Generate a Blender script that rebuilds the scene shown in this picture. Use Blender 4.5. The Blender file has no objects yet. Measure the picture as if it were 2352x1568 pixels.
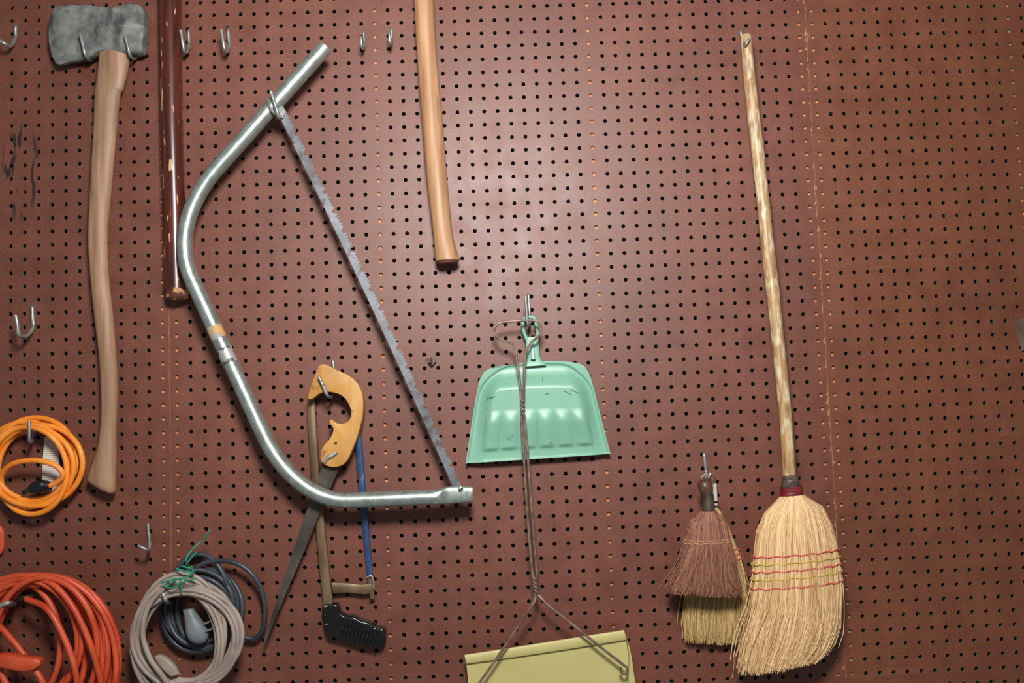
import bpy, bmesh, math, random
from mathutils import Vector, Matrix
random.seed(7)
scene=bpy.context.scene
try: scene.view_settings.view_transform='Standard'
except Exception: pass
# ---------------------------------------------------------------- camera
F=2100.0; D=F/1234.0
pitch=math.radians(4.2); yaw=math.radians(1.0); roll=0.036
fwd=Vector((math.sin(yaw)*math.cos(pitch),math.cos(yaw)*math.cos(pitch),math.sin(pitch))).normalized()
ORG=Vector((0,0,1.4))
C=ORG-fwd*D
r0=fwd.cross(Vector((0,0,1))).normalized(); u0=r0.cross(fwd)
right=r0*math.cos(roll)-u0*math.sin(roll)
up=r0*math.sin(roll)+u0*math.cos(roll)
cd=bpy.data.cameras.new("camera"); cam=bpy.data.objects.new("camera",cd)
cd.sensor_width=36; cd.lens=F/2352*36; cd.clip_start=0.01
m=Matrix((right,up,-fwd)).transposed().to_4x4(); m.translation=C
cam.matrix_world=m; scene.collection.objects.link(cam); scene.camera=cam
def W(px,py,d=0.0):
    v=fwd+right*((px-1176)/F)+up*((784-py)/F)
    t=(-d-C.y)/v.y
    return C+v*t
S=1/1248.0
# ---------------------------------------------------------------- materials
def srgb(r,g,b):
    f=lambda c:(c/255/12.92) if c/255<=0.04045 else ((c/255+0.055)/1.055)**2.4
    return (f(r),f(g),f(b),1)
def M(name,c1,c2=None,scale=20,rough=.5,metal=0,stretch=(1,1,1),bump=0,spec=.5,island=False,lo=.35,hi=.65,coat=0,rough2=None,c3=None,c3off=.12):
    mt=bpy.data.materials.new(name); mt.use_nodes=True
    nt=mt.node_tree; n=nt.nodes; l=nt.links; b=n["Principled BSDF"]
    b.inputs["Roughness"].default_value=rough; b.inputs["Metallic"].default_value=metal
    b.inputs["Specular IOR Level"].default_value=spec; b.inputs["Coat Weight"].default_value=coat
    b.inputs["Base Color"].default_value=c1
    if c2 is None: c2=tuple(min(1,x*1.15) for x in c1[:3])+(1,)
    tc=n.new("ShaderNodeTexCoord"); mp=n.new("ShaderNodeMapping"); mp.inputs["Scale"].default_value=stretch
    no=n.new("ShaderNodeTexNoise"); no.inputs["Scale"].default_value=scale; no.inputs["Detail"].default_value=5
    l.new(tc.outputs["Object"],mp.inputs["Vector"]); l.new(mp.outputs[0],no.inputs["Vector"])
    rp=n.new("ShaderNodeValToRGB"); e=rp.color_ramp.elements
    e[0].position=lo; e[0].color=c1; e[1].position=hi; e[1].color=c2
    if c3: 
        x=rp.color_ramp.elements.new(min(.98,hi+c3off)); x.color=c3
    if island:
        g=n.new("ShaderNodeNewGeometry"); e[0].position=0; e[1].position=1
        l.new(g.outputs["Random Per Island"],rp.inputs[0])
    else: l.new(no.outputs[0],rp.inputs[0])
    l.new(rp.outputs[0],b.inputs["Base Color"])
    if bump:
        bp=n.new("ShaderNodeBump"); bp.inputs["Strength"].default_value=bump; bp.inputs["Distance"].default_value=.002
        l.new(no.outputs[0],bp.inputs["Height"]); l.new(bp.outputs[0],b.inputs["Normal"])
    if rough2 is not None:
        mr=n.new("ShaderNodeMapRange"); mr.inputs[1].default_value=.35; mr.inputs[2].default_value=.65
        mr.inputs[3].default_value=rough; mr.inputs[4].default_value=rough2
        l.new(no.outputs[0],mr.inputs[0]); l.new(mr.outputs[0],b.inputs["Roughness"])
    return mt
def scratch(mt,col,scale=60,stretch=(1,1,.25),lo=.62,hi=.66,amt=1.0):
    """adds small worn/scratched patches to a material's base colour"""
    nt=mt.node_tree; n=nt.nodes; l=nt.links; b=n["Principled BSDF"]
    src=b.inputs["Base Color"].links[0].from_socket
    tc=n.new("ShaderNodeTexCoord"); mp=n.new("ShaderNodeMapping"); mp.inputs["Scale"].default_value=stretch
    no=n.new("ShaderNodeTexNoise"); no.inputs["Scale"].default_value=scale; no.inputs["Detail"].default_value=4
    l.new(tc.outputs["Object"],mp.inputs["Vector"]); l.new(mp.outputs[0],no.inputs["Vector"])
    mr=n.new("ShaderNodeMapRange"); mr.inputs[1].default_value=lo; mr.inputs[2].default_value=hi; mr.inputs[4].default_value=amt
    l.new(no.outputs[0],mr.inputs[0])
    mx=n.new("ShaderNodeMix"); mx.data_type='RGBA'; mx.inputs[7].default_value=col
    l.new(mr.outputs[0],mx.inputs[0]); l.new(src,mx.inputs[6]); l.new(mx.outputs[2],b.inputs["Base Color"])
    return mt
G=(14,14,.9)  # grain along the height
m_hole=M("hole_glint",srgb(112,122,106),srgb(80,78,66),scale=40,rough=.35)  # greenish glint of light on the hole walls, put into their colour
m_dark=M("cavity_shade",srgb(12,8,6),rough=.9)  # near-black colour paints in the shade behind holes and inside recesses
m_stud=M("stud_wood",srgb(180,116,76),srgb(208,146,102),scale=6,stretch=G,rough=.8)
m_chip=M("torn_board_edge",srgb(124,70,50),srgb(204,146,108),scale=60,rough=.8)
m_steel=M("galvanised_steel",srgb(148,158,152),srgb(170,180,174),scale=60,rough=.36,metal=.7,rough2=.42)
scratch(m_steel,srgb(104,96,84),60,(1,1,1),.62,.74,.6)
m_zinc=M("zinc_wire",srgb(140,144,142),srgb(180,184,180),scale=60,rough=.4,metal=.65)
m_blade=M("saw_blade_steel",srgb(88,90,94),srgb(122,126,132),scale=26,rough=.42,metal=.6,rough2=.5)
scratch(m_blade,srgb(78,64,58),50,(1,1,1),.54,.66,.8)
m_oldblade=M("tarnished_steel",srgb(62,56,52),srgb(104,96,88),scale=25,rough=.45,metal=.6,stretch=(1,1,.4))
m_axehead=M("worn_axe_steel",srgb(92,94,92),srgb(130,132,126),scale=45,rough=.65,metal=.05,bump=.4)
scratch(m_axehead,srgb(44,44,48),30,(1,1,.6),.53,.66,.85)
scratch(m_axehead,srgb(150,150,142),60,(.3,1,1),.60,.72,.7)
m_axewood=M("hickory",srgb(134,100,74),srgb(172,134,104),scale=5,stretch=G,rough=.55,bump=.03)
scratch(m_axewood,srgb(92,72,60),18,(2,2,.5),.55,.75,.6)
m_ash=M("ash_handle",srgb(156,112,76),srgb(192,148,108),scale=5,stretch=G,rough=.5,bump=.03)
scratch(m_ash,srgb(112,80,58),40,(1,1,.2),.58,.72,.7)
m_red=M("maroon_varnish",srgb(58,22,14),srgb(90,38,25),scale=9,stretch=(12,12,1),rough=.28,coat=.3)
scratch(m_red,srgb(206,168,128),110,(1,1,.2),.63,.66,.85)
m_raw=M("raw_chipped_wood",srgb(74,34,20),srgb(186,140,94),scale=70,rough=.75,bump=.4,lo=.48,hi=.6)
m_sawwood=M("beech_handle",srgb(170,118,50),srgb(204,152,78),scale=7,stretch=(3,3,1),rough=.45,coat=.05)
scratch(m_sawwood,srgb(120,76,34),50,(1,1,1),.62,.72,.7)
m_green=M("green_enamel",srgb(116,166,142),srgb(128,178,154),scale=6,rough=.4,spec=.5)
m_greendark=M("green_scuff",srgb(60,84,72),srgb(92,128,108),scale=80,rough=.6)
scratch(m_green,srgb(74,104,88),80,(.35,1,1),.68,.74,.7)
m_yellow=M("olive_yellow_enamel",srgb(190,178,114),srgb(200,190,126),scale=8,rough=.45)
m_wire=M("rusty_brown_wire",srgb(104,82,70),srgb(144,122,108),scale=60,rough=.5,metal=.2)
m_bronze=M("bronze_plated_steel",srgb(88,68,46),srgb(136,112,84),scale=30,rough=.45,metal=.4,stretch=(1,1,.3))
m_blue=M("blue_enamel",srgb(28,58,94),srgb(46,82,122),scale=30,rough=.4)
scratch(m_blue,srgb(150,150,140),70,(1,1,.3),.64,.68,.8)
m_black=M("black_plastic",srgb(14,14,15),srgb(26,26,28),scale=20,rough=.26)
scratch(m_black,srgb(150,150,145),90,(1,1,1),.66,.70,.7)
m_broomstick=M("peeling_gilt_stick",srgb(152,114,74),srgb(192,156,110),scale=14,stretch=(8,8,1),rough=.4,bump=.08)
scratch(m_broomstick,srgb(218,206,172),90,(1,1,.3),.48,.62,.75)
scratch(m_broomstick,srgb(124,90,60),80,(1.2,1.2,.2),.58,.70,.7)
m_straw=M("broom_straw",srgb(190,142,90),srgb(248,218,166),island=True,rough=.65)
m_straw2=M("whisk_straw",srgb(152,114,62),srgb(220,190,130),island=True,rough=.65)
m_brown=M("brown_bristle",srgb(104,62,46),srgb(174,120,94),island=True,rough=.65)
m_core=M("straw_core",srgb(140,100,60),srgb(180,140,92),scale=60,stretch=(6,6,1),rough=.8)
m_browncore=M("bristle_core",srgb(76,44,34),srgb(104,64,50),scale=60,stretch=(6,6,1),rough=.8)
m_redtw=M("red_twine",srgb(184,52,58),srgb(212,92,90),scale=80,rough=.7)
m_yeltw=M("yellow_twine",srgb(176,160,52),srgb(202,188,82),scale=80,rough=.7)
m_tan=M("tan_twine",srgb(180,138,100),scale=80,rough=.7)
m_fgrey=M("wrap_wire",srgb(84,70,64),srgb(130,112,104),scale=90,rough=.5,metal=.4)
m_fred=M("dark_red_wrap",srgb(100,24,28),srgb(134,44,44),scale=60,rough=.5)
m_ferr=M("dark_metal_ferrule",srgb(64,52,46),srgb(106,92,82),scale=30,rough=.4,metal=.6)
m_darkwood=M("dark_brown_wood",srgb(66,40,30),srgb(96,62,48),scale=30,rough=.4)
m_orange=M("orange_vinyl",srgb(232,128,30),srgb(242,150,54),scale=20,rough=.4)
m_redor=M("red_orange_vinyl",srgb(184,62,32),srgb(210,86,50),scale=20,rough=.45)
m_beige=M("beige_vinyl",srgb(142,126,114),srgb(166,150,138),scale=20,rough=.5)
m_slate=M("slate_grey_rubber",srgb(44,50,56),srgb(64,70,76),scale=20,rough=.4)
m_plug=M("grey_plug",srgb(98,106,110),srgb(122,128,132),scale=20,rough=.5)
m_tie=M("green_twist_tie",srgb(24,120,88),srgb(50,160,122),scale=60,rough=.4)
m_greywood=M("weathered_board",srgb(100,86,72),srgb(130,114,98),scale=20,rough=.7)
m_whites=M("pale_plastic",srgb(190,184,172),rough=.5)
m_sticker=M("yellow_label",srgb(150,150,140),srgb(206,150,76),scale=70,rough=.6,lo=.48,hi=.52)
m_chrome=M("worn_foil_label",srgb(84,84,84),srgb(176,178,176),scale=50,rough=.45,metal=.4,lo=.45,hi=.5)
# printed tag
m_tag=M("printed_tag",srgb(215,212,200),rough=.6)
nt=m_tag.node_tree; wv=nt.nodes.new("ShaderNodeTexWave"); wv.bands_direction='Z'; wv.inputs["Scale"].default_value=80
rp=nt.nodes.new("ShaderNodeValToRGB"); rp.color_ramp.elements[0].position=.1; rp.color_ramp.elements[0].color=srgb(165,162,152); rp.color_ramp.elements[1].position=.2; rp.color_ramp.elements[1].color=srgb(218,214,200)
tc=nt.nodes.new("ShaderNodeTexCoord"); nt.links.new(tc.outputs["Object"],wv.inputs["Vector"]); nt.links.new(wv.outputs["Fac"],rp.inputs[0])
nt.links.new(rp.outputs[0],nt.nodes["Principled BSDF"].inputs["Base Color"])
# hardboard
def board_mat(nm,ca,cb,scuff=False,smear=.12):
    mt=bpy.data.materials.new(nm); mt.use_nodes=True
    nt=mt.node_tree; n=nt.nodes; l=nt.links; b=n["Principled BSDF"]
    b.inputs["Specular IOR Level"].default_value=.6
    tc=n.new("ShaderNodeTexCoord")
    n1=n.new("ShaderNodeTexNoise"); n1.inputs["Scale"].default_value=3.2; n1.inputs["Detail"].default_value=9; n1.inputs["Roughness"].default_value=.68
    n2=n.new("ShaderNodeTexNoise"); n2.inputs["Scale"].default_value=260; n2.inputs["Detail"].default_value=3
    n4=n.new("ShaderNodeTexNoise"); n4.inputs["Scale"].default_value=22; n4.inputs["Detail"].default_value=6
    for x in (n1,n2,n4): l.new(tc.outputs["Object"],x.inputs["Vector"])
    r1=n.new("ShaderNodeValToRGB"); e=r1.color_ramp.elements
    e[0].position=.3; e[0].color=ca; e[1].position=.7; e[1].color=cb
    l.new(n1.outputs[0],r1.inputs[0])
    def mul(a,no,lo,hi,c0,c1,f):
        mx=n.new("ShaderNodeMix"); mx.data_type='RGBA'; mx.blend_type='MULTIPLY'; mx.inputs[0].default_value=f
        r2=n.new("ShaderNodeValToRGB"); e=r2.color_ramp.elements; e[0].position=lo; e[0].color=c0; e[1].position=hi; e[1].color=c1
        l.new(no,r2.inputs[0]); l.new(a,mx.inputs[6]); l.new(r2.outputs[0],mx.inputs[7]); return mx.outputs[2]
    c=mul(r1.outputs[0],n2.outputs[0],.3,.65,(.62,.6,.6,1),(1.12,1.12,1.12,1),.6)
    c=mul(c,n4.outputs[0],.28,.6,(.74,.70,.70,1),(1.04,1.04,1.04,1),.7)
    mp=n.new("ShaderNodeMapping"); mp.inputs["Scale"].default_value=(.5,1,2.6); mp.inputs["Rotation"].default_value=(0,.12,0); l.new(tc.outputs["Object"],mp.inputs["Vector"])
    n5=n.new("ShaderNodeTexNoise"); n5.inputs["Scale"].default_value=9; n5.inputs["Detail"].default_value=7; n5.inputs["Distortion"].default_value=.6; l.new(mp.outputs[0],n5.inputs["Vector"])
    r5=n.new("ShaderNodeValToRGB"); e=r5.color_ramp.elements; e[0].position=.64; e[0].color=(0,0,0,1); e[1].position=.8; e[1].color=(smear,)*3+(1,); l.new(n5.outputs[0],r5.inputs[0])
    mx=n.new("ShaderNodeMix"); mx.data_type='RGBA'; mx.inputs[7].default_value=srgb(176,116,84); l.new(r5.outputs[0],mx.inputs[0]); l.new(c,mx.inputs[6]); c=mx.outputs[2]
    if scuff:
        mp=n.new("ShaderNodeMapping"); mp.inputs["Scale"].default_value=(1,1,.22); mp.inputs["Rotation"].default_value=(0,-.08,0); l.new(tc.outputs["Object"],mp.inputs["Vector"])
        n3=n.new("ShaderNodeTexNoise"); n3.inputs["Scale"].default_value=85; n3.inputs["Detail"].default_value=1; l.new(mp.outputs[0],n3.inputs["Vector"])
        th=n.new("ShaderNodeMapRange"); th.inputs[1].default_value=.54; th.inputs[2].default_value=.60; th.inputs[4].default_value=.95; l.new(n3.outputs[0],th.inputs[0])
        cc=W(48,395,0)
        vs=n.new("ShaderNodeVectorMath"); vs.operation='SUBTRACT'; vs.inputs[1].default_value=cc; l.new(tc.outputs["Object"],vs.inputs[0])
        vm=n.new("ShaderNodeVectorMath"); vm.operation='MULTIPLY'; vm.inputs[1].default_value=(1/.036,0,1/.09); l.new(vs.outputs[0],vm.inputs[0])
        vl=n.new("ShaderNodeVectorMath"); vl.operation='LENGTH'; l.new(vm.outputs[0],vl.inputs[0])
        lt=n.new("ShaderNodeMapRange"); lt.inputs[1].default_value=1.15; lt.inputs[2].default_value=.8; l.new(vl.outputs["Value"],lt.inputs[0])
        mu=n.new("ShaderNodeMath"); mu.operation='MULTIPLY'; l.new(th.outputs[0],mu.inputs[0]); l.new(lt.outputs[0],mu.inputs[1])
        mx2=n.new("ShaderNodeMix"); mx2.data_type='RGBA'; mx2.inputs[7].default_value=srgb(30,22,24)
        l.new(mu.outputs[0],mx2.inputs[0]); l.new(c,mx2.inputs[6]); c=mx2.outputs[2]
    l.new(c,b.inputs["Base Color"])
    mr=n.new("ShaderNodeMapRange"); mr.inputs[1].default_value=.3; mr.inputs[2].default_value=.7; mr.inputs[3].default_value=.45; mr.inputs[4].default_value=.54
    l.new(n4.outputs[0],mr.inputs[0]); l.new(mr.outputs[0],b.inputs["Roughness"])
    bp=n.new("ShaderNodeBump"); bp.inputs["Strength"].default_value=.12; bp.inputs["Distance"].default_value=.001
    l.new(n2.outputs[0],bp.inputs["Height"]); l.new(bp.outputs[0],b.inputs["Normal"])
    return mt
m_board=board_mat("brown_hardboard",srgb(106,58,43),srgb(125,71,53))
m_boardL=board_mat("scuffed_brown_hardboard",srgb(103,56,41),srgb(122,69,51),True)
m_boardR=board_mat("dark_brown_hardboard",srgb(108,59,38),srgb(130,74,48),smear=.3)
# ---------------------------------------------------------------- geometry helpers
def smooth(pts,k=6,closed=False):
    pts=[Vector(p) for p in pts]; n=len(pts); out=[]
    rng=range(n) if closed else range(n-1)
    for i in rng:
        p0=pts[(i-1)%n] if closed or i>0 else pts[0]*2-pts[1]
        p1=pts[i]; p2=pts[(i+1)%n]
        p3=pts[(i+2)%n] if closed or i+2<n else p2*2-p1
        for j in range(k):
            t=j/k
            out.append(.5*((2*p1)+(p2-p0)*t+(2*p0-5*p1+4*p2-p3)*t*t+(3*p1-p0-3*p2+p3)*t**3))
    if not closed: out.append(pts[-1])
    return out
def tube_geo(pts,r,n=10,closed=False,caps=True,flat=1.0):
    pts=[Vector(p) for p in pts]; N=len(pts)
    rs=r if isinstance(r,(list,tuple)) else [r]*N
    V=[];Fc=[]; T=[]
    for i in range(N):
        a=pts[(i-1)%N] if closed or i>0 else pts[0]; b=pts[(i+1)%N] if closed or i<N-1 else pts[-1]
        t=(b-a); T.append(t.normalized() if t.length>1e-9 else (T[-1] if T else Vector((0,0,1))))
    y=Vector((0,1,0)); nr=y-T[0]*y.dot(T[0])
    if nr.length<.05: nr=Vector((1,0,0))-T[0]*T[0].x
    nr.normalize()
    for i in range(N):
        nr=nr-T[i]*nr.dot(T[i]); nr.normalize(); bn=T[i].cross(nr)
        for j in range(n):
            a=2*math.pi*j/n; V.append(pts[i]+(nr*math.cos(a)*flat+bn*math.sin(a))*rs[i])
    for i in range(N if closed else N-1):
        k=(i+1)%N
        for j in range(n):
            q=(j+1)%n; Fc.append((i*n+j,i*n+q,k*n+q,k*n+j))
    if caps and not closed:
        Fc.append(tuple(range(n))[::-1]); Fc.append(tuple((N-1)*n+j for j in range(n)))
    return V,Fc
def loft_geo(rows,n=20,p=1.0,k=4):
    # rows: (lx,ly,rx,ry,d,th) measured silhouette edges, depth and thickness in metres
    R=[]
    for (lx,ly,rx,ry,d,th) in rows: R.append((W(lx,ly,d),W(rx,ry,d),Vector((th,0,0))))
    if k>1:
        A=smooth([x[0] for x in R],k);B=smooth([x[1] for x in R],k);T=smooth([x[2] for x in R],k)
        R=list(zip(A,B,T))
    V=[];Fc=[]
    for a,b,t in R:
        c=(a+b)/2;h=(b-a)/2
        for j in range(n):
            an=2*math.pi*j/n; ca,sa=math.cos(an),math.sin(an)
            ca=math.copysign(abs(ca)**p,ca); sa=math.copysign(abs(sa)**p,sa)
            V.append(c+h*ca+Vector((0,-1,0))*(max(t.x,1e-4)/2*sa))
    N=len(R)
    for i in range(N-1):
        for j in range(n):
            q=(j+1)%n; Fc.append((i*n+j,(i+1)*n+j,(i+1)*n+q,i*n+q))
    Fc.append(tuple(range(n))); Fc.append(tuple((N-1)*n+j for j in range(n))[::-1])
    return V,Fc
def plate_geo(ol,d,th,ols=None):
    P=[W(x,y,d) for x,y in ol]; n=len(P)
    V=[p+Vector((0,-th/2,0)) for p in P]+[p+Vector((0,th/2,0)) for p in P]
    Fc=[tuple(range(n)),tuple(range(n,2*n))[::-1]]+[(i,n+i,n+(i+1)%n,(i+1)%n) for i in range(n)]
    return V,Fc
def join(*gs):
    V=[];Fc=[]
    for v,f in gs:
        o=len(V); V+=list(v); Fc+=[tuple(i+o for i in q) for q in f]
    return V,Fc
def obj(name,geo,mat,root=None,label=None,bevel=0,sharp=40,kind=None,segs=2):
    V,Fc=geo
    lo=Vector((min(v[i] for v in V) for i in range(3))); hi=Vector((max(v[i] for v in V) for i in range(3)))
    c=(lo+hi)/2
    me=bpy.data.meshes.new(name); me.from_pydata([Vector(v)-c for v in V],[],Fc)
    bm=bmesh.new(); bm.from_mesh(me)
    bmesh.ops.recalc_face_normals(bm,faces=bm.faces)
    if bevel:
        bmesh.ops.remove_doubles(bm,verts=bm.verts,dist=1e-6)
        ed=[e for e in bm.edges if len(e.link_faces)==2 and e.calc_face_angle(0)>math.radians(50) and max(len(f.verts) for f in e.link_faces)>4]
        try: bmesh.ops.bevel(bm,geom=ed,offset=bevel,segments=segs,affect='EDGES',profile=.5,clamp_overlap=True)
        except Exception as ex: print(ex)
    bm.to_mesh(me); bm.free()
    for p in me.polygons: p.use_smooth=True
    me.set_sharp_from_angle(angle=math.radians(sharp))
    me.materials.append(mat)
    o=bpy.data.objects.new(name,me); scene.collection.objects.link(o)
    if root is not None:
        o.parent=root; o.location=c-root.location
    else: o.location=c
    if label: o["label"]=label
    if kind: o["kind"]=kind
    return o
def root(name,loc,label,cat,group=None):
    e=bpy.data.objects.new(name,None); e.location=loc; e.empty_display_size=.03
    scene.collection.objects.link(e); e["label"]=label; e["category"]=cat
    if group: e["group"]=group
    return e
def top(o,label,cat,group=None):
    o["label"]=label; o["category"]=cat
    if group:o["group"]=group
    return o
def path(l,k=6,closed=False): return smooth([W(*p) for p in l],k,closed)
# ---------------------------------------------------------------- walls
P=0.0254
xR=W(1896,800,0).x; xL=xR-48*P
Zb=1.4-34*P-.006
def pegboard(name,x0,nc,nr,mb,gap=.0008):
    V=[];Fc=[];mi=[]; n=16; hr=.0038; T=.005
    for r in range(nr+1):
        for c in range(nc+1):
            x=x0+c*P
            if c==0:x+=gap
            if c==nc:x-=gap
            V.append((x,0,Zb+r*P))
    g=lambda c,r:r*(nc+1)+c
    for r in range(nr):
        for c in range(nc):
            cx=x0+(c+.5)*P; cz=Zb+(r+.5)*P; o=len(V)
            for dy in (0,T):
                for j in range(n):
                    a=math.pi/4+2*math.pi*j/n
                    V.append((cx+hr*math.cos(a),dy,cz+hr*math.sin(a)))
            cs=[g(c+1,r+1),g(c,r+1),g(c,r),g(c+1,r)]
            for q in range(4):
                Fc.append((cs[(q+1)%4],cs[q])+tuple(o+(q*4+j)%n for j in range(5))); mi.append(0)
            for j in range(n):
                k=(j+1)%n; Fc.append((o+j,o+k,o+n+k,o+n+j)); mi.append(1)
    b=len(V); x1=x0+gap;x2=x0+nc*P-gap;z1=Zb;z2=Zb+nr*P
    V+=[(x1,0,z1),(x2,0,z1),(x2,0,z2),(x1,0,z2),(x1,T,z1),(x2,T,z1),(x2,T,z2),(x1,T,z2)]
    for q in ((0,1,5,4),(1,2,6,5),(2,3,7,6),(3,0,4,7)): Fc.append(tuple(b+i for i in q)); mi.append(2)
    me=bpy.data.meshes.new(name); me.from_pydata(V,[],Fc)
    for mt in (mb,m_hole,m_stud): me.materials.append(mt)
    me.polygons.foreach_set("material_index",mi)
    o=bpy.data.objects.new(name,me); scene.collection.objects.link(o); o["kind"]="structure"
    return o
NR=66
pegboard("wall_back",xL,48,NR,m_board); pegboard("wall_left",xL-26*P,26,NR,m_boardL); pegboard("wall_right",xR,26,NR,m_boardR)
def box(name,a,b,mat):
    V=[(x,y,z) for x in (a[0],b[0]) for y in (a[1],b[1]) for z in (a[2],b[2])]
    Fc=[(0,1,3,2),(4,6,7,5),(0,4,5,1),(2,3,7,6),(0,2,6,4),(1,5,7,3)]
    o=obj(name,(V,Fc),mat); o["kind"]="structure"; return o
zt=Zb+NR*P
box("wall_behind",(xL-26*P,.05,Zb),(xR+26*P,.06,zt),m_dark)
for i,(x,w) in enumerate(((xL,.019),(xL+16*P-.0127,.011),(xL+32*P-.0127,.011),(xR,.019),(xR+16*P-.0127,.011),(xL-16*P-.0127,.011))):
    box("trim_%d"%(i+1),(x-w,.0055,Zb),(x+w,.05,zt),m_stud)
def seam(name,x,wa,prob,seed):
    rnd=random.Random(seed); V=[];Fc=[]; z=Zb; step=.0022; w0=.0003; w1=.0003
    n=int((zt-Zb)/step)
    for i in range(n+1):
        V+= [(x-.0008-w0,-.0003,Zb+i*step),(x-.0006,-.0003,Zb+i*step),(x+.0008+w1,-.0003,Zb+i*step),(x+.0006,-.0003,Zb+i*step)]
        w0=max(0,w0*.55+(rnd.random()*wa if rnd.random()<prob else 0)); w1=max(0,w1*.55+(rnd.random()*wa*.6 if rnd.random()<prob*.5 else 0))
    for i in range(n):
        a=i*4;b=a+4
        Fc+=[(a,a+1,b+1,b),(a+3,a+2,b+2,b+3)]
    o=obj(name,(V,Fc),m_chip); o["kind"]="structure"
seam("trim_7",xR,.0045,.12,3); seam("trim_8",xL,.0008,.03,4)
# ---------------------------------------------------------------- axe
ax=root("axe",W(240,120,.03),"long-handled felling axe with grey worn head and pale wooden handle","axe")
rows=[(112,74,113,100,.03,.002),(114,50,118,122,.03,.004),(120,30,127,142,.03,.007),(132,17,139,150,.03,.010),(150,15,168,143,.03,.015),(200,14,207,137,.03,.022),(229,19,230,124,.03,.029),(262,22,262,124,.03,.031),(298,13,300,127,.03,.031),(325,16,327,125,.03,.029),(335,32,332,118,.03,.025),(337,60,334,95,.03,.02)]
obj("axe_head",loft_geo(rows,32,.3,3),m_axehead,ax,"grey paint-smeared steel axe head")
hs=[(120,229,298),(160,225,294),(200,220,284),(216,218,277),(300,215,268),(400,209,259),(500,204,250),(560,203,248),(640,208,251),(720,216,260),(800,226,266),(850,230,269),(900,232,270),(950,233,269),(1000,229,268),(1040,221,268),(1070,211,267)]
rows=[(l,y,r,y+4,.03,(.026 if y<300 else .024)) for y,l,r in hs]+[(202,1093,267,1112,.03,.026),(200,1101,266,1128,.03,.025),(206,1108,260,1134,.03,.02)]
obj("axe_handle",loft_geo(rows,28,1,5),m_axewood,ax,"curved pale hickory handle")
# ---------------------------------------------------------------- maroon pole
po=root("wooden_pole",W(395,300,.03),"dark maroon varnished wooden pole with chipped end","pole")
pd_=.023
rows=[(364,-60,416,-60,pd_,.04),(366,60,417,60,pd_,.04),(369,250,419,250,pd_,.041),(374,450,425,450,pd_,.041),(378,650,431,650,pd_,.0415),(379,664,431,663,pd_,.0415)]
obj("shaft",loft_geo(rows,28,1,3),m_red,po)
rows=[(379,663,431,662,pd_,.0415),(380,675,432,674,pd_,.0415),(381,685,433,683,pd_,.041),(390,691,426,690,pd_,.033)]
obj("chipped_end",loft_geo(rows,28,1,3),m_raw,po,"raw chipped wood tip")
# ---------------------------------------------------------------- bow saw
d=.062
bs=root("bow_saw",W(640,250,d),"large galvanised tubular bow saw with long toothed blade","saw")
def lerp2(a,b,n): return [(a[0]+(b[0]-a[0])*i/n,a[1]+(b[1]-a[1])*i/n) for i in range(n)]
def bez(a,b,c,e,n):
    o=[]
    for i in range(n):
        t=i/n;u=1-t; o.append(tuple(u**3*a[j]+3*u*u*t*b[j]+3*u*t*t*c[j]+t**3*e[j] for j in (0,1)))
    return o
fp=lerp2((748,108),(500,385),16)+bez((500,385),(437,455),(401,553),(440,640),26)+lerp2((440,640),(606,1000),16)+bez((606,1000),(640,1074),(712,1152),(800,1149),26)+lerp2((800,1149),(1005,1141),8)+[(1005,1141)]
pp=[W(x,y,d) for x,y in fp]
TR=17.8*S*.97
V,Fc=tube_geo(pp,TR,24,caps=False)
obj("frame_tube",(V,Fc),m_steel,bs,"bent shiny steel tube")
pd=(pp[1]-pp[0]).normalized()
v2,f2=tube_geo([pp[0]-pd*.0001,pp[0]+pd*.03],15*S,24,caps=False)
obj("tube_bore",(v2,f2+[tuple(range(24,48))]),m_dark,bs,"dark hollow tube mouth")
V,_=tube_geo([pp[0],pp[0]+pd*.0001],TR,24,caps=False); V3=V[:24]+v2[:24]
obj("tube_lip",(V3,[(j,(j+1)%24,24+(j+1)%24,24+j) for j in range(24)]),m_steel,bs)
rows=[(998,1124,998,1159,d,.027),(1012,1121,1012,1158,d,.024),(1028,1117,1028,1157,d,.013),(1050,1116,1050,1155,d,.011),(1085,1117,1086,1152,d,.011)]
obj("flattened_end",loft_geo(rows,20,.7,4),m_steel,bs)
a=Vector((642,246)); b=Vector((1052,1120)); L=(b-a).length; t=(b-a)/L; nn=Vector((t.y,-t.x))
def bow(s): return -6*math.sin(math.pi*s/L)
ol=[]
for i in range(21):
    s=L*i/20; q=a+t*s-nn*(9.5+bow(s)); ol.append((q.x,q.y))
ol=ol[::-1]
rt=random.Random(5)
s=28; i=0
def rp_(s,h): 
    q=a+t*s+nn*(h-bow(s)); return (q.x,q.y)
ol.append(rp_(0,9)); ol.append(rp_(26,9))
while s<L-34:
    k=i%6; h=13+rt.uniform(-1.2,.8)
    if k==5: ol+= [rp_(s,6),rp_(s+2.5,2.5),rp_(s+6.5,2.5),rp_(s+9,6)]; s+=9.5
    elif k==4: ol+=[rp_(s,7),rp_(s+2,h-1.5),rp_(s+4.5,9.5),rp_(s+7,h-1.5),rp_(s+9,6)]; s+=9.5
    else: ol+=[rp_(s,6.5),rp_(s+3.6,h),rp_(s+7.2,6.5)]; s+=7.6
    i+=1
ol+=[rp_(L-30,9),rp_(L,9)]
bd=d-.003
obj("saw_blade",plate_geo(ol,bd,.0012),m_blade,bs,"long straight steel blade with raker teeth",sharp=30)
g=tube_geo(path([(613,226,d+.004),(617,240,d+.017),(626,256,d+.018),(640,266,d+.010),(648,268,d+.0)],5),3.2*S,8)
g2=plate_geo([(636,240),(650,244),(655,258),(650,272),(640,262)],d+.003,.003)
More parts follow.
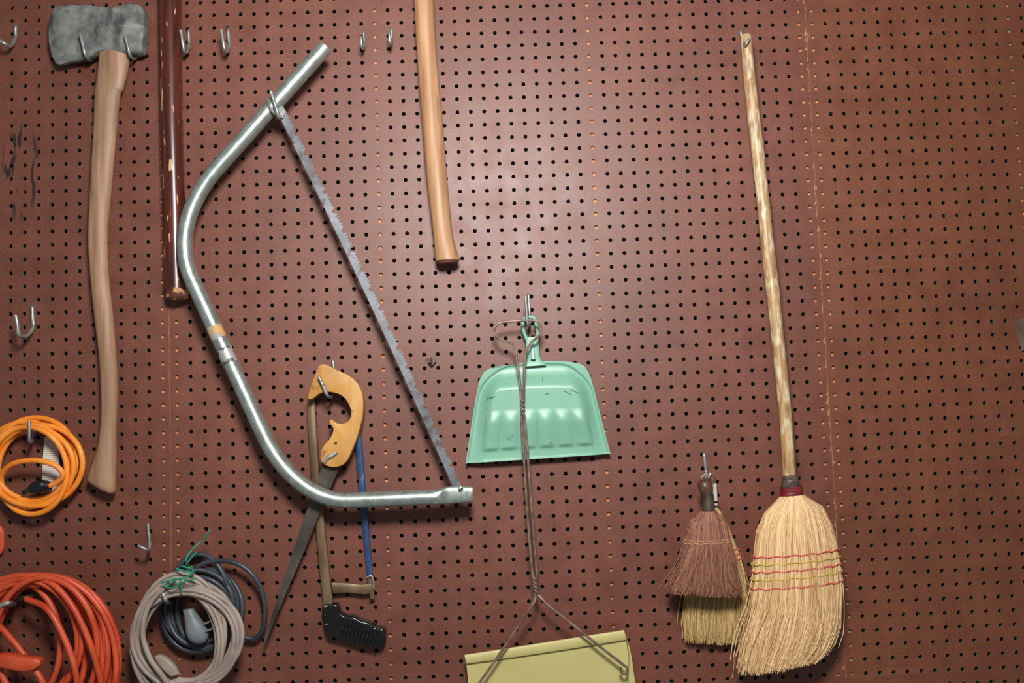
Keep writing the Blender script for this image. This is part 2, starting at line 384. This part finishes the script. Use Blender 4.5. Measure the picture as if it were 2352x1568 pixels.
obj("blade_clip",join(g,g2),m_zinc,bs,bevel=0)
c=W(1058,1123,d+.0055)
v,f=tube_geo([c+Vector((0,.003,0)),c+Vector((0,-.0015,0)),c+Vector((0,-.0025,0))],[6*S,6*S,4*S],14)
obj("screw",(v,f),m_zinc,bs)
obj("screw_slot",plate_geo([(1053,1125),(1062,1119),(1064,1121),(1055,1127)],d+.0085,.0006),m_dark,bs)
def sleeve(y0,y1,mat,nm,lab):
    f=lambda y:440+(y-640)*166/360
    q=[W(f(y0),y0,d),W(f((y0+y1)/2),(y0+y1)/2,d),W(f(y1),y1,d)]
    V,Fc=tube_geo(q,TR*1.015,24,caps=False)
    obj(nm,(V,Fc),mat,bs,lab)
sleeve(750,778,m_sticker,"tape_band","worn yellow paper tape")
sleeve(800,834,m_chrome,"foil_sticker","worn foil sticker")
# ---------------------------------------------------------------- tool handle
th=root("tool_handle",W(990,300,.03),"tan wooden tool handle with flared end, hanging","handle")
hs=[(-60,948,993),(0,951,997),(100,956,1001),(200,963,1009),(300,971,1018),(400,979,1026),(500,990,1035),(550,996,1042),(585,999,1052),(600,1000,1056)]
obj("handle",loft_geo([(l,y,r,y-2,.03,.034) for y,l,r in hs],26,1,4),m_ash,th)
obj("end_grain",loft_geo([(1000,599,1056,597,.03,.034),(1006,606,1051,604,.03,.03)],26,1,2),m_darkwood,th,"dark worn end")
# ---------------------------------------------------------------- hacksaw
hd=.014
hk=root("hacksaw",W(780,920,hd),"old hacksaw with bronze frame, blue bar and black pistol grip","saw")
g1=loft_geo([(707,918,724,915,hd,.012),(707,960,726,955,hd,.012),(712,1030,731,1028,hd,.012),(716,1100,736,1098,hd,.012),(724,1180,744,1178,hd,.012),(733,1290,755,1288,hd,.012),(744,1388,766,1386,hd,.012)],12,.4,3)
g2=tube_geo(path([(716,918,hd),(720,898,hd),(735,880,hd),(770,874,hd),(800,876,hd),(815,886,hd)],5),8*S,10)
obj("frame",join(g1,g2),m_bronze,hk,"bronze coloured steel frame bar")
g=loft_geo([(810,876,823,874,hd,.009),(813,960,827,958,hd,.009),(819,1050,834,1049,hd,.009),(828,1160,843,1159,hd,.009),(836,1240,850,1239,hd,.009),(843,1320,856,1319,hd,.009)],12,.4,3)
obj("tension_bar",g,m_blue,hk,"blue painted steel bar")
g=join(loft_geo([(845,1300,853,1300,hd,.008),(846,1340,858,1338,hd,.009),(850,1375,861,1373,hd,.008)],10,.6,3),
  loft_geo([(764,1336,767,1362,hd,.012),(800,1338,802,1360,hd,.010),(830,1341,832,1364,hd,.010),(856,1337,856,1362,hd,.010)],12,.4,3))
obj("lower_bracket",g,m_bronze,hk)
g=tube_geo(path([(843,1326,hd+.008),(852,1322,hd+.008),(858,1335,hd+.008),(858,1352,hd+.008)],4),2.2*S,8)
obj("pin",g,m_zinc,hk)
ol=[(742,1390),(762,1384),(778,1386),(783,1403),(798,1412),(815,1413),(832,1422),(848,1426),(862,1436),(880,1440),(887,1450),(886,1470),(876,1483),(858,1481),(835,1480),(815,1474),(795,1467),(772,1462),(754,1455),(746,1430)]
olp=[(p.x,p.y) for p in smooth([Vector((x,y,0)) for x,y in ol],3,True)]
obj("grip",plate_geo(olp,hd,.024),m_black,hk,"glossy black ribbed pistol grip",bevel=.004,segs=4,sharp=60)
for i in range(11):
    x=790+i*8; y=1418+i*3.0
    obj("grip_rib",tube_geo(path([(x+3,y-3,hd+.010),(x-1,y+14,hd+.0155),(x-5,y+32,hd+.0155),(x-8,y+48-i*.8,hd+.010)],3),2.7*S,8),m_black,hk)
# ---------------------------------------------------------------- compass saw
cz=.036
cs=root("compass_saw",W(780,900,cz),"narrow compass saw with honey-coloured wooden handle","saw")
ol=[(739,837),(722,872),(711,905),(712,917),(722,915),(737,904),(756,900),(786,908),(804,930),(808,955),(797,970),(777,972),(762,963),(761,973),(768,985),(761,1005),(744,1026),(738,1048),(746,1065),(772,1072),(796,1061),(812,1030),(828,985),(836,940),(832,898),(812,869),(776,850)]
sm=[];
for i,p in enumerate(ol): sm.append(Vector((p[0],p[1],0)))
olp=[(p.x,p.y) for p in smooth(sm,4,True)]
obj("handle",plate_geo(olp,cz,.022),m_sawwood,cs,"open D-shaped beech handle",bevel=.004,segs=4,sharp=60)
Rgt=[(607,1484),(641,1400),(671,1330),(699,1265),(728,1195),(756,1130),(784,1062)]
ol=[]
for i in range(101):
    f=i/100; x=744+(603-744)*f; y=1058+(1482-1058)*f
    ol.append((x-(2.8 if (i%2 and 12<i<96) else 0),y))
obj("saw_blade",plate_geo(ol+Rgt,cz-.003,.0015),m_oldblade,cs,"tapered tarnished blade",sharp=30)
c=W(757,1047,cz+.012)
v,f=tube_geo([c+Vector((0,.006,0)),c+Vector((0,-.004,0))],[6*S,5*S],12)
g=join((v,f),loft_geo([(742,1060,746,1066,cz+.015,.003),(749,1048,755,1054,cz+.015,.005),(760,1042,764,1050,cz+.015,.005),(772,1034,776,1040,cz+.015,.003)],10,.8,3))
obj("wing_nut",g,m_zinc,cs,"steel wing nut")
c=W(771,1018,cz+.0112); v,f=tube_geo([c+Vector((0,.002,0)),c],3.5*S,10); obj("rivet",(v,f),m_ferr,cs)
# ---------------------------------------------------------------- green dustpan
dp=root("dustpan",W(1213,740,.02),"mint green metal dustpan hanging by its handle","dustpan")
er=[(0,1150,844,1308,832),(.012,1128,846,1328,835),(.035,1113,853,1342,843),(.09,1101,874,1354,864),(.25,1093,915,1365,905),(.55,1083,975,1380,965),(1,1070,1063,1400,1041)]
def erow(v):
    for i in range(len(er)-1):
        if er[i][0]<=v<=er[i+1][0]:
            f=(v-er[i][0])/(er[i+1][0]-er[i][0]); return [er[i][j]*(1-f)+er[i+1][j]*f for j in (1,2,3,4)]
    return er[-1][1:]
def ss(a,b,x):
    x=max(0,min(1,(x-a)/(b-a))); return x*x*(3-2*x)
NU,NV=170,130; V=[];Fc=[]
for j in range(NV+1):
    v=(j/NV)**1.3
    lx,ly,rx,ry=erow(v)
    for i in range(NU+1):
        u=i/NU; x=lx+(rx-lx)*u; y=ly+(ry-ly)*u
        y+= -7*math.sin(math.pi*u)*(1-v)
        ed=min(u,1-u)*(rx-lx); tp=v*215
        ex=max(0,52-ed); ey=max(0,52-tp); e=52-math.hypot(ex,ey) if (ex>0 and ey>0) else min(ed,tp)
        body=ss(8,44,e)*.019
        rimh=.0035*(1-ss(3,7,e)) 
        uu=(u-.1)/.8*6; rib=0
        if 0<uu<6:
            f=uu%1; rib=math.sin(math.pi*f)**.7
        vr=ss(.40,.56,v)*(1-ss(.83,.89,v))
        dd=.014+rimh+body*(1-.72*ss(.42,.95,v))+rib*vr*.0055*(1 if 0<uu<6 else 0)
        if v>.985: dd+=.003
        V.append(W(x,y,0)+Vector((0,-dd,0)))
for j in range(NV):
    for i in range(NU):
        q=j*(NU+1)+i; Fc.append((q,q+1,q+NU+2,q+NU+1))
o=obj("pan",(V,Fc),m_green,dp,"ribbed pressed metal pan",sharp=70)
md=o.modifiers.new("thick","SOLIDIFY"); md.thickness=.0012; md.offset=1
def lofth(rows): return loft_geo(rows,14,.5,4)
obj("handle",join(lofth([(1206,775,1237,772,.02,.006),(1208,800,1238,797,.02,.008),(1209,820,1240,817,.02,.009),(1208,832,1245,829,.02,.009),(1203,842,1256,838,.021,.008)]),
  tube_geo(path([(1210,780,.02),(1203,760,.02),(1201,740,.02),(1206,730,.02),(1218,728,.02),(1228,732,.02),(1232,748,.02),(1235,765,.02),(1234,780,.02)],5),4.5*S,10)),m_green,dp,"narrow green handle with hanging slot")
obj("spine_ridge",lofth([(1217,780,1226,780,.026,.006),(1219,805,1228,805,.028,.006),(1219,825,1230,825,.03,.006)]),m_green,dp)
for p in (((1118,913),(1140,911)),((1296,898),(1312,906)),((1312,896),(1330,903)),((1252,905),(1262,903)),((1246,866),(1247,872))):
    obj("scratch",tube_geo([W(p[0][0],p[0][1],.0334),W(p[1][0],p[1][1],.0334)],.9*S,5),m_greendark,dp)
# ---------------------------------------------------------------- wire handled yellow dustpan
yd=root("lobby_dustpan",W(1210,740,.04),"yellow metal dustpan with long twisted wire handle","dustpan")
d=.048
left=[(1197,905),(1192,860),(1187,825),(1184,802),(1174,787),(1152,781),(1138,768),(1137,751),(1150,741),(1185,737),(1215,735),(1236,739),(1243,755),(1238,771),(1224,783),(1213,797),(1206,820),(1204,860),(1203,905)]
w=3.0*S
def twist(x0,y0,x1,y1,n,ph):
    out=[]
    for i in range(n*8+1):
        f=i/(n*8); x=x0+(x1-x0)*f;y=y0+(y1-y0)*f; a=2*math.pi*n*f+ph
        out.append(W(x,y,d)+Vector((math.cos(a)*3.2*S,math.sin(a)*3.2*S,0)))
    return out
tw1=twist(1200,915,1201,955,2,math.pi); tw2=twist(1200,915,1201,955,2,0)
loop=path([(x,y,d) for x,y in left],5)
low1=path([(1198,972,d),(1202,1030,d),(1207.5,1120,d),(1214.5,1220,d),(1223,1318,d)],5)
low2=path([(1206,972,d),(1211,1030,d),(1217.5,1120,d),(1225,1220,d),(1233,1318,d)],5)
t3=twist(1228,1325,1232,1362,2,math.pi); t4=twist(1228,1325,1232,1362,2,0)
leg1=path([(1230,1368,d),(1226,1384,.055),(1195,1430,.055),(1150,1498,.055),(1105,1562,.055),(1060,1625,.05)],5)
leg2=path([(1236,1366,d),(1262,1392,.055),(1320,1438,.055),(1385,1490,.055),(1426,1522,.055),(1440,1533,.055),(1438,1544,.055),(1427,1543,.055),(1425,1532,.055)],5)
obj("wire_handle",tube_geo(tw1[::-1]+loop+tw2,w,8),m_wire,yd,"brown looped twisted wire")
obj("wire_shaft",tube_geo([tw1[-1]]+low1+t3+leg1,w,8),m_wire,yd)
obj("wire_shaft",tube_geo([tw2[-1]]+low2+t4+leg2,w,8),m_wire,yd)
obj("pan_floor",plate_geo([(1070,1512),(1436,1455),(1462,1640),(1088,1690)],.03,.002),m_yellow,yd,"pale olive yellow sheet pan")
obj("rolled_lip",join(loft_geo([(1067,1503,1072,1524,.034,.008),(1190,1484,1194,1507,.034,.008),(1310,1465,1314,1489,.034,.008),(1433,1446,1437,1469,.034,.008)],12,.7,2)),m_yellow,yd)
obj("side_flange",plate_geo([(1436,1455),(1442,1500),(1440,1550),(1452,1640),(1466,1640),(1447,1500)],.0225,.045),m_yellow,yd,bevel=.001)
# ---------------------------------------------------------------- brush builder
def ring(rows,v,a,k=1.0,dc=.05):
    for i in range(len(rows)-1):
        if v<=rows[i+1][0] or i==len(rows)-2:
            f=(v-rows[i][0])/(rows[i+1][0]-rows[i][0]); q=[rows[i][j]*(1-f)+rows[i+1][j]*f for j in range(1,6)]; break
    L=W(q[0],q[1],dc);R=W(q[2],q[3],dc); c=(L+R)/2;h=(R-L)/2
    return c+h*math.cos(a)*k+Vector((0,-1,0))*(q[4]/2*math.sin(a)*k)
def bristles(rows,n,r,dc,vend=.08,jit=.006,seg=8,stray=.02,fuzz=1.0):
    V=[];Fc=[]
    for s in range(n):
        u=random.random(); a=math.acos(1-2*u)
        if random.random()<.25: a=-a
        k=random.uniform(.9,1.02); ve=1+random.uniform(-vend,vend*.45)
        if random.random()<.15: ve-=random.uniform(0,.3)
        st=random.random()<stray
        da=random.gauss(0,.07)*(5 if st else 1); dk=random.gauss(0,.025)*(3 if st else 1)*fuzz
        ph=random.uniform(0,6.28); pts=[]
        for i in range(seg+1):
            v=ve*i/seg
            p=ring(rows,v,a+da*(v*v),k+dk*v+(.15*v*v if st and abs(math.cos(a))>.8 else 0),dc)
            p=p+Vector((math.sin(ph+v*7)*jit*v*.5,math.cos(ph*3+v*5)*jit*v*.3,math.cos(ph)*.001)); pts.append(p)
        g=tube_geo(pts,[r*(1-.35*i/seg) for i in range(seg+1)],4,caps=False)
        o=len(V);V+=g[0];Fc+=[tuple(i+o for i in q) for q in g[1]]
    return V,Fc
def core(rows,dc,k=.9,vmax=.93):
    n=24;N=16;V=[];Fc=[]
    for i in range(N+1):
        for j in range(n): V.append(ring(rows,vmax*i/N,2*math.pi*j/n,k,dc))
    for i in range(N):
        for j in range(n):
            q=(j+1)%n; Fc.append((i*n+j,(i+1)*n+j,(i+1)*n+q,i*n+q))
    Fc.append(tuple(range(n)));Fc.append(tuple(N*n+j for j in range(n)))
    return V,Fc
def stitch(rows,v0,v1,dc,r,k=1.05,z=0.0012):
    pts=[]
    for i in range(61):
        a=2*math.pi*i/60; f=(1-math.cos(a))/2
        pts.append(ring(rows,v0*f+v1*(1-f),a,k,dc)+Vector((0,0,z*math.sin(i*1.6))))
    return tube_geo(pts[:-1],r,6,closed=True)
# ---------------------------------------------------------------- broom
br=root("broom",W(1712,95,.04),"corn straw broom with long worn wooden stick","broom")
hs=[(88,1702,1726),(150,1706,1732),(250,1715,1743),(350,1726,1755),(450,1737,1766),(550,1747,1776),(650,1758,1788),(750,1769,1798),(850,1779,1808),(950,1789,1818),(1050,1796,1826),(1098,1798,1829)]
rows=[(1704,84,1720,84,.05,.012)]+[(l,y,r,y-2,.05,.022) for y,l,r in hs]
obj("broomstick",loft_geo(rows,18,1,3),m_broomstick,br,"peeling gilt painted wooden stick")
c=W(1712,100,.062); v,f=tube_geo([c+Vector((0,.002,0)),c+Vector((0,-.0005,0))],4*S,12); obj("hang_hole",(v,f),m_dark,br)
def wrap(rows4,turns,r,dc):
    pts=[]
    for i in range(turns*14+1):
        f=i/(turns*14); a=2*math.pi*turns*f
        y=rows4[0]+(rows4[3]-rows4[0])*f; l=rows4[1]+(rows4[4]-rows4[1])*f; rr=rows4[2]+(rows4[5]-rows4[2])*f
        L=W(l,y,dc);R=W(rr,y-3,dc);c=(L+R)/2;h=(R-L)/2
        pts.append(c+h*math.cos(a)+Vector((0,-1,0))*h.length*math.sin(a))
    return tube_geo(pts,r,6)
obj("wire_wrap",join(wrap((1092,1799,1829,1118,1795,1838),9,1.9*S,.05),loft_geo([(1800,1092,1828,1091,.05,.023),(1796,1119,1837,1117,.05,.032)],18,1,1)),m_fgrey,br,"grey wound wire")
obj("red_wrap",join(wrap((1119,1794,1840,1140,1793,1843),6,2.4*S,.05),loft_geo([(1796,1117,1839,1116,.05,.034),(1792,1148,1844,1146,.05,.038)],18,1,1)),m_fred,br,"dark red wrapping")
BR=[(0,1796,1140,1843,1136,.036),(.045,1776,1158,1870,1145,.044),(.12,1752,1185,1893,1170,.05),(.22,1738,1225,1909,1210,.055),(.35,1733,1280,1921,1262,.055),(.5,1729,1345,1929,1325,.055),(.65,1724,1400,1930,1395,.052),(.8,1712,1445,1922,1445,.05),(.9,1703,1490,1908,1480,.046),(1,1700,1535,1885,1508,.042)]
obj("straw_core",core(BR,.052),m_core,br)
obj("straw",bristles(BR,3600,1.3*S,.052,.08,.009,9,.04,1.3),m_straw,br,"golden straw bristles",kind="stuff",sharp=180)
for v,mt,nm in ((.345,m_redtw,"red_stitching"),(.385,m_yeltw,"yellow_stitching"),(.425,m_redtw,"red_stitching"),(.465,m_yeltw,"yellow_stitching"),(.515,m_redtw,"red_stitching")):
    obj(nm,stitch(BR,v,v,.052,1.6*S,1.065),mt,br)
# ---------------------------------------------------------------- whisk broom (behind)
wb=root("whisk_broom",W(1640,1110,.02),"small straw whisk broom behind the brown brush","whisk broom")
WR=[(0,1635,1170,1652,1170,.016),(.15,1618,1215,1672,1210,.022),(.4,1588,1290,1700,1280,.024),(.7,1574,1375,1716,1360,.024),(.88,1568,1430,1712,1420,.022),(1,1572,1466,1704,1470,.02)]
obj("straw_core",core(WR,.015),m_core,wb)
obj("straw",bristles(WR,1200,1.2*S,.015,.06,.006,8,.04,1.2),m_straw2,wb,"yellow-tan straw bristles",kind="stuff",sharp=180)
for v in (.31,.35,.39): obj("red_stitching",stitch(WR,v,v+.02,.015,1.8*S,1.08),m_redtw,wb)
obj("striped_handle",loft_geo([(1636,1108,1646,1108,.016,.008),(1637,1140,1648,1140,.016,.010),(1636,1175,1650,1175,.016,.012)],14,1,3),m_whites,wb,"pale handle with dark bands")
for y in (1150,1160,1169): obj("dark_band",loft_geo([(1636,y,1649,y,.016,.0125),(1636,y+4,1649,y+4,.016,.013)],14,1,1),m_black,wb)
obj("hanging_ring",tube_geo(path([(1642,1108,.02),(1632,1100,.035),(1624,1092,.045),(1634,1090,.045),(1644,1100,.03)],5,True),1.3*S,6,closed=True),m_zinc,wb)
# ---------------------------------------------------------------- brown brush
hq=.056
hb=root("hand_brush",W(1623,1110,hq),"brown bristled hand brush with dark turned handle","brush")
obj("handle",loft_geo([(1612,1100,1628,1099,hq,.012),(1604,1108,1634,1107,hq,.022),(1603,1118,1637,1117,hq,.026),(1606,1128,1637,1127,hq,.024),(1612,1137,1636,1136,hq,.020)],20,1,4),m_darkwood,hb,"dark turned wooden knob")
obj("ferrule",loft_geo([(1611,1134,1638,1133,hq,.022),(1612,1150,1640,1149,hq,.023),(1612,1176,1642,1174,hq,.025)],20,1,3),m_ferr,hb,"dark metal ferrule")
HB=[(0,1611,1175,1643,1173,.027),(.06,1592,1187,1656,1183,.034),(.15,1582,1205,1666,1198,.038),(.33,1575,1240,1674,1235,.04),(.55,1562,1285,1684,1278,.042),(.8,1544,1328,1693,1328,.042),(1,1534,1356,1698,1364,.04)]
obj("bristle_core",core(HB,.058),m_browncore,hb)
obj("bristles",bristles(HB,2400,1.0*S,.058,.09,.008,8,.04,1.8),m_brown,hb,"reddish brown fibre bristles",kind="stuff",sharp=180)
for v in (.33,.36): obj("tan_stitching",stitch(HB,v,v+.01,.058,1.2*S,1.07),m_tan,hb)
obj("hanging_ring",tube_geo(path([(1615,1108,hq),(1612,1096,hq),(1622,1088,hq),(1632,1094,hq),(1630,1106,hq)],5,True),1.4*S,6,closed=True),m_zinc,hb)
# ---------------------------------------------------------------- cords
def coil(cx,cy,rx,ry,turns,jit,d0,d1,seed,ph=0.0,top_lock=0.0,grow=(0,0)):
    rnd=random.Random(seed); N=int(turns*16); pts=[]
    k=[tuple(rnd.uniform(-1,1) for _ in range(5)) for _ in range(int(turns)+3)]
    for i in range(N+1):
        f=i/16; a=ph+2*math.pi*f; q=int(f); t=f-q; t=t*t*(3-2*t)
        g=[k[q][j]*(1-t)+k[q+1][j]*t for j in range(5)]
        RX=rx+g[2]*(jit+grow[0]); RY=ry+g[3]*jit+g[2]*grow[1]
        x=cx+g[0]*jit+RX*math.cos(a)
        y=cy+g[1]*jit*(1-top_lock)+top_lock*(RY-ry)+RY*math.sin(a)
        dd=d0+(d1-d0)*(.5+.5*g[4])+.003*math.sin(3*a+q)
        pts.append((x,y,dd))
    return pts
oc=root("extension_cord",W(75,980,.03),"coiled bright orange extension cord with printed tag on hook","extension cord","hanging cords")
obj("cord",tube_geo(path(coil(78,1068,89,92,6,16,.014,.052,3,-1.5),3),6.2*S,10),m_orange,oc,"bright orange cable")
obj("cord_end",tube_geo(path([(5,1120,.03),(4,1090,.04),(30,1065,.052),(80,1057,.056),(125,1068,.054),(145,1090,.05),(130,1108,.045),(112,1116,.045)],6),6.2*S,10),m_orange,oc)
obj("plug",loft_geo([(114,1106,116,1126,.045,.016),(95,1100,98,1132,.045,.024),(75,1108,78,1134,.045,.024),(62,1120,66,1134,.045,.012),(50,1128,52,1136,.045,.006)],14,.7,3),m_black,oc,"black rubber plug")
obj("tag",plate_geo([(102,1005),(128,990),(140,1090),(132,1125),(96,1132),(98,1060)],.014,.0006),m_tag,oc,"white printed paper tag")
rc=root("extension_cord",W(110,1330,.04),"heavy red-orange extension cord in a large loose coil","extension cord","hanging cords")
cr=6.6*S
obj("cord",tube_geo(path(coil(62,1480,128,148,8,16,.016,.085,11,-1.2,.8,(45,60)),3),cr,10),m_redor,rc,"red-orange cable")
obj("cord",tube_geo(path(coil(98,1500,140,176,6,16,.02,.09,5,-1.7,.9,(34,50)),3),cr,10),m_redor,rc)
g3=tube_geo(path([(60,1375,.06),(110,1400,.085),(150,1470,.09),(175,1550,.09),(180,1640,.07)],6),cr,10)
g4=tube_geo(path([(40,1335,.06),(110,1335,.08),(165,1390,.09),(208,1480,.09),(235,1580,.08),(240,1640,.06)],6),cr,10)
g5=tube_geo(path([(-20,1420,.06),(20,1460,.07),(60,1510,.075),(100,1570,.08),(120,1640,.07)],6),cr,10)
obj("cord",join(g3,g4,g5),m_redor,rc)
obj("connector",loft_geo([(-6,1500,-8,1530,.085,.022),(20,1499,18,1533,.085,.024),(60,1505,57,1540,.085,.026),(84,1508,81,1536,.085,.024),(98,1513,96,1526,.085,.016)],16,.5,3),m_redor,rc,"orange moulded socket end")
gc=root("extension_cord",W(470,1300,.02),"dark slate grey cable coil with grey three-pin plug","extension cord","hanging cords")
obj("cord",tube_geo(path(coil(466,1392,84,94,7,17,.010,.034,21,-1.5),3),5.8*S,10),m_slate,gc,"dark grey rubber cable")
obj("cord_end",tube_geo(path([(440,1310,.025),(480,1290,.03),(540,1292,.035),(585,1325,.035),(607,1380,.03),(605,1440,.025),(585,1465,.02),(555,1460,.02),(525,1440,.02)],6),5.4*S,10),m_slate,gc)
obj("plug",join(loft_geo([(420,1400,444,1396,.045,.014),(424,1418,454,1412,.045,.022),(426,1438,466,1428,.045,.028),(430,1460,476,1446,.045,.028),(442,1474,478,1462,.045,.024),(456,1478,474,1472,.045,.014)],18,.85,3)),m_plug,gc,"grey moulded plug")
for x,y in ((460,1436),(466,1452)): obj("prong",tube_geo([W(x,y,.05),W(x+24,y-10,.055)],2.2*S,8),m_zinc,gc)
bc=root("extension_cord",W(390,1360,.08),"beige flat household extension cord coiled on hook","extension cord","hanging cords")
def flatcord(pts,nm="cord",lab=None,ctr=(428,1450)):
    obj(nm,tube_geo(pts,5.2*S,10),m_beige,bc,lab)
    obj(nm,tube_geo([p+(p-W(ctr[0],ctr[1],.055)).normalized()*.0070 for p in pts],4.8*S,10),m_beige,bc)
flatcord(path(coil(424,1452,114,106,4,16,.060,.084,33,-1.6),3),lab="beige vinyl cable")
flatcord(path(coil(418,1458,108,118,2.5,22,.062,.09,8,-1.9),3))
obj("cord_end",tube_geo(path([(400,1330,.09),(345,1385,.095),(328,1450,.095),(344,1510,.095),(372,1550,.095),(400,1590,.09)],6),5.6*S,10),m_beige,bc)
obj("socket",loft_geo([(356,1506,366,1502,.085,.010),(362,1518,382,1508,.085,.014),(378,1538,402,1526,.085,.015),(394,1552,412,1544,.085,.012)],14,.4,3),m_beige,bc,"beige socket end")
tt=[tube_geo(path([(482,1217,.06),(470,1235,.058),(452,1252,.06),(436,1268,.06),(428,1285,.065),(436,1304,.07)],6),1.8*S,6),
 tube_geo(path([(418,1300,.07),(440,1306,.08),(444,1314,.078),(425,1312,.082),(405,1306,.078)],6),2.0*S,6),
 tube_geo(path([(370,1338,.1),(400,1330,.105),(430,1325,.105),(442,1312,.1),(440,1300,.07)],6),2.0*S,6),
 tube_geo(path([(384,1345,.1),(410,1328,.105),(416,1345,.1),(418,1362,.1)],6),1.8*S,6),
 tube_geo(path([(425,1300,.07),(445,1275,.075),(450,1268,.07),(432,1290,.085)],6),1.6*S,6),
 tube_geo(path([(375,1345,.1),(395,1350,.105),(415,1338,.105),(450,1328,.1)],6),1.8*S,6)]
top(obj("twist_tie",join(*tt),m_tie),"green plastic twist tie around the grey cords","twist tie")
ro=tube_geo(path([(-30,1200,.01),(0,1215,.012),(4,1240,.012),(0,1265,.012),(-25,1285,.01)],6),7*S,10)
top(obj("cord_loop",ro,m_redor),"short red-orange cable loop against the pegboard","cable")
# ---------------------------------------------------------------- hooks
def hook(st,sb,pb_,pt,r=3.6,dp=.045,label="zinc J-shaped pegboard hook",ds=.006):
    mid=((sb[0]+pb_[0])/2,max(sb[1],pb_[1])+4)
    P3=[W(st[0],st[1],-.012),W(st[0],st[1],0.0),W(st[0]+.1,st[1]+2,ds),W((st[0]+sb[0])/2,(st[1]+sb[1])/2,ds),W(sb[0],sb[1],ds+.002),
        W(mid[0],mid[1],(ds+dp)/2),W(pb_[0],pb_[1],dp-.004),W((pb_[0]+pt[0])/2,(pb_[1]+pt[1])/2,dp),W(pt[0],pt[1],dp)]
    o=obj("pegboard_hook",tube_geo(smooth(P3,5),r*S,10),m_zinc)
    top(o,label,"hook","pegboard hooks")
E="empty zinc J-shaped pegboard hook"
hook((36,60),(35,88),(14,102),(-6,90),label=E,r=4.2)
hook((216,100),(214,134),(196,126),(184,78),dp=.055,label="zinc hook holding the axe head near its blade")
hook((316,100),(313,131),(298,124),(287,82),dp=.055,label="zinc hook holding the axe head beside its handle")
hook((433,70),(434,104),(423,116),(415,70),label="empty zinc hook beside the maroon pole",r=3.8)
hook((524,67),(526,106),(516,115),(508,68),label=E,r=3.8)
hook((835,71),(837,102),(831,108),(829,84),label=E,r=3)
hook((898,64),(900,94),(896,99),(893,70),label=E,r=3)
hook((74,705),(76,752),(44,768),(36,724),r=4.4,dp=.06,label="large empty zinc pegboard hook")
hook((340,1204),(344,1250),(338,1262),(317,1253),label="straight-armed zinc hook above the grey cords",dp=.05)
hook((1214,677),(1217,738),(1212,744),(1207,682),dp=.056,r=3.4,label="zinc hook holding the green dustpan")
hook((765,829),(770,895),(752,908),(733,866),dp=.056,label="zinc hook holding the two hand saws")
hook((1701,71),(1706,96),(1712,104),(1721,88),dp=.068,label="zinc hook through the broom stick")
hook((1617,1042),(1622,1088),(1626,1098),(1633,1086),dp=.066,label="zinc hook holding the two small brushes")
hook((82,962),(76,1004),(68,1012),(67,966),dp=.062,label="zinc hook holding the orange cord",r=3.4)
hook((630,222),(633,256),(640,268),(622,210),dp=.084,label="zinc hook holding the bow saw frame",r=4)
hook((70,1368),(40,1376),(20,1384),(-12,1396),dp=.09,label="grey hook carrying the red-orange cord",r=5)
hook((398,1350),(394,1378),(382,1380),(374,1362),dp=.1,label="zinc hook holding the grey cords",r=4)
g=join(plate_geo([(981,820),(990,826),(999,820),(1002,828),(992,840),(984,832)],.008,.006),tube_geo([W(990,824,0),W(990,830,.018)],4*S,8))
top(obj("cup_clip",g,m_ferr,bevel=0),"small broken brown plastic clip on pegboard","clip")
top(obj("wooden_board",plate_geo([(2340,732),(2390,732),(2392,806),(2356,804)],.015,.03),m_greywood,bevel=.001),"weathered grey board end fixed to the pegboard","board")
# ---------------------------------------------------------------- light
ld=bpy.data.lights.new("ceiling_lamp","AREA"); ld.shape='DISK'; ld.size=.34; ld.energy=34; ld.color=(1,.98,.96)
lo=bpy.data.objects.new("ceiling_lamp",ld); lo.location=(C.x+.02,-1.42,C.z+.68)
lo.rotation_euler=(ORG+Vector((0.0,0,.05))-lo.location).to_track_quat('-Z','Y').to_euler()
scene.collection.objects.link(lo)
w=bpy.data.worlds.new("world"); scene.world=w; w.use_nodes=True
w.node_tree.nodes["Background"].inputs[0].default_value=(.93,.97,1,1); w.node_tree.nodes["Background"].inputs[1].default_value=.17
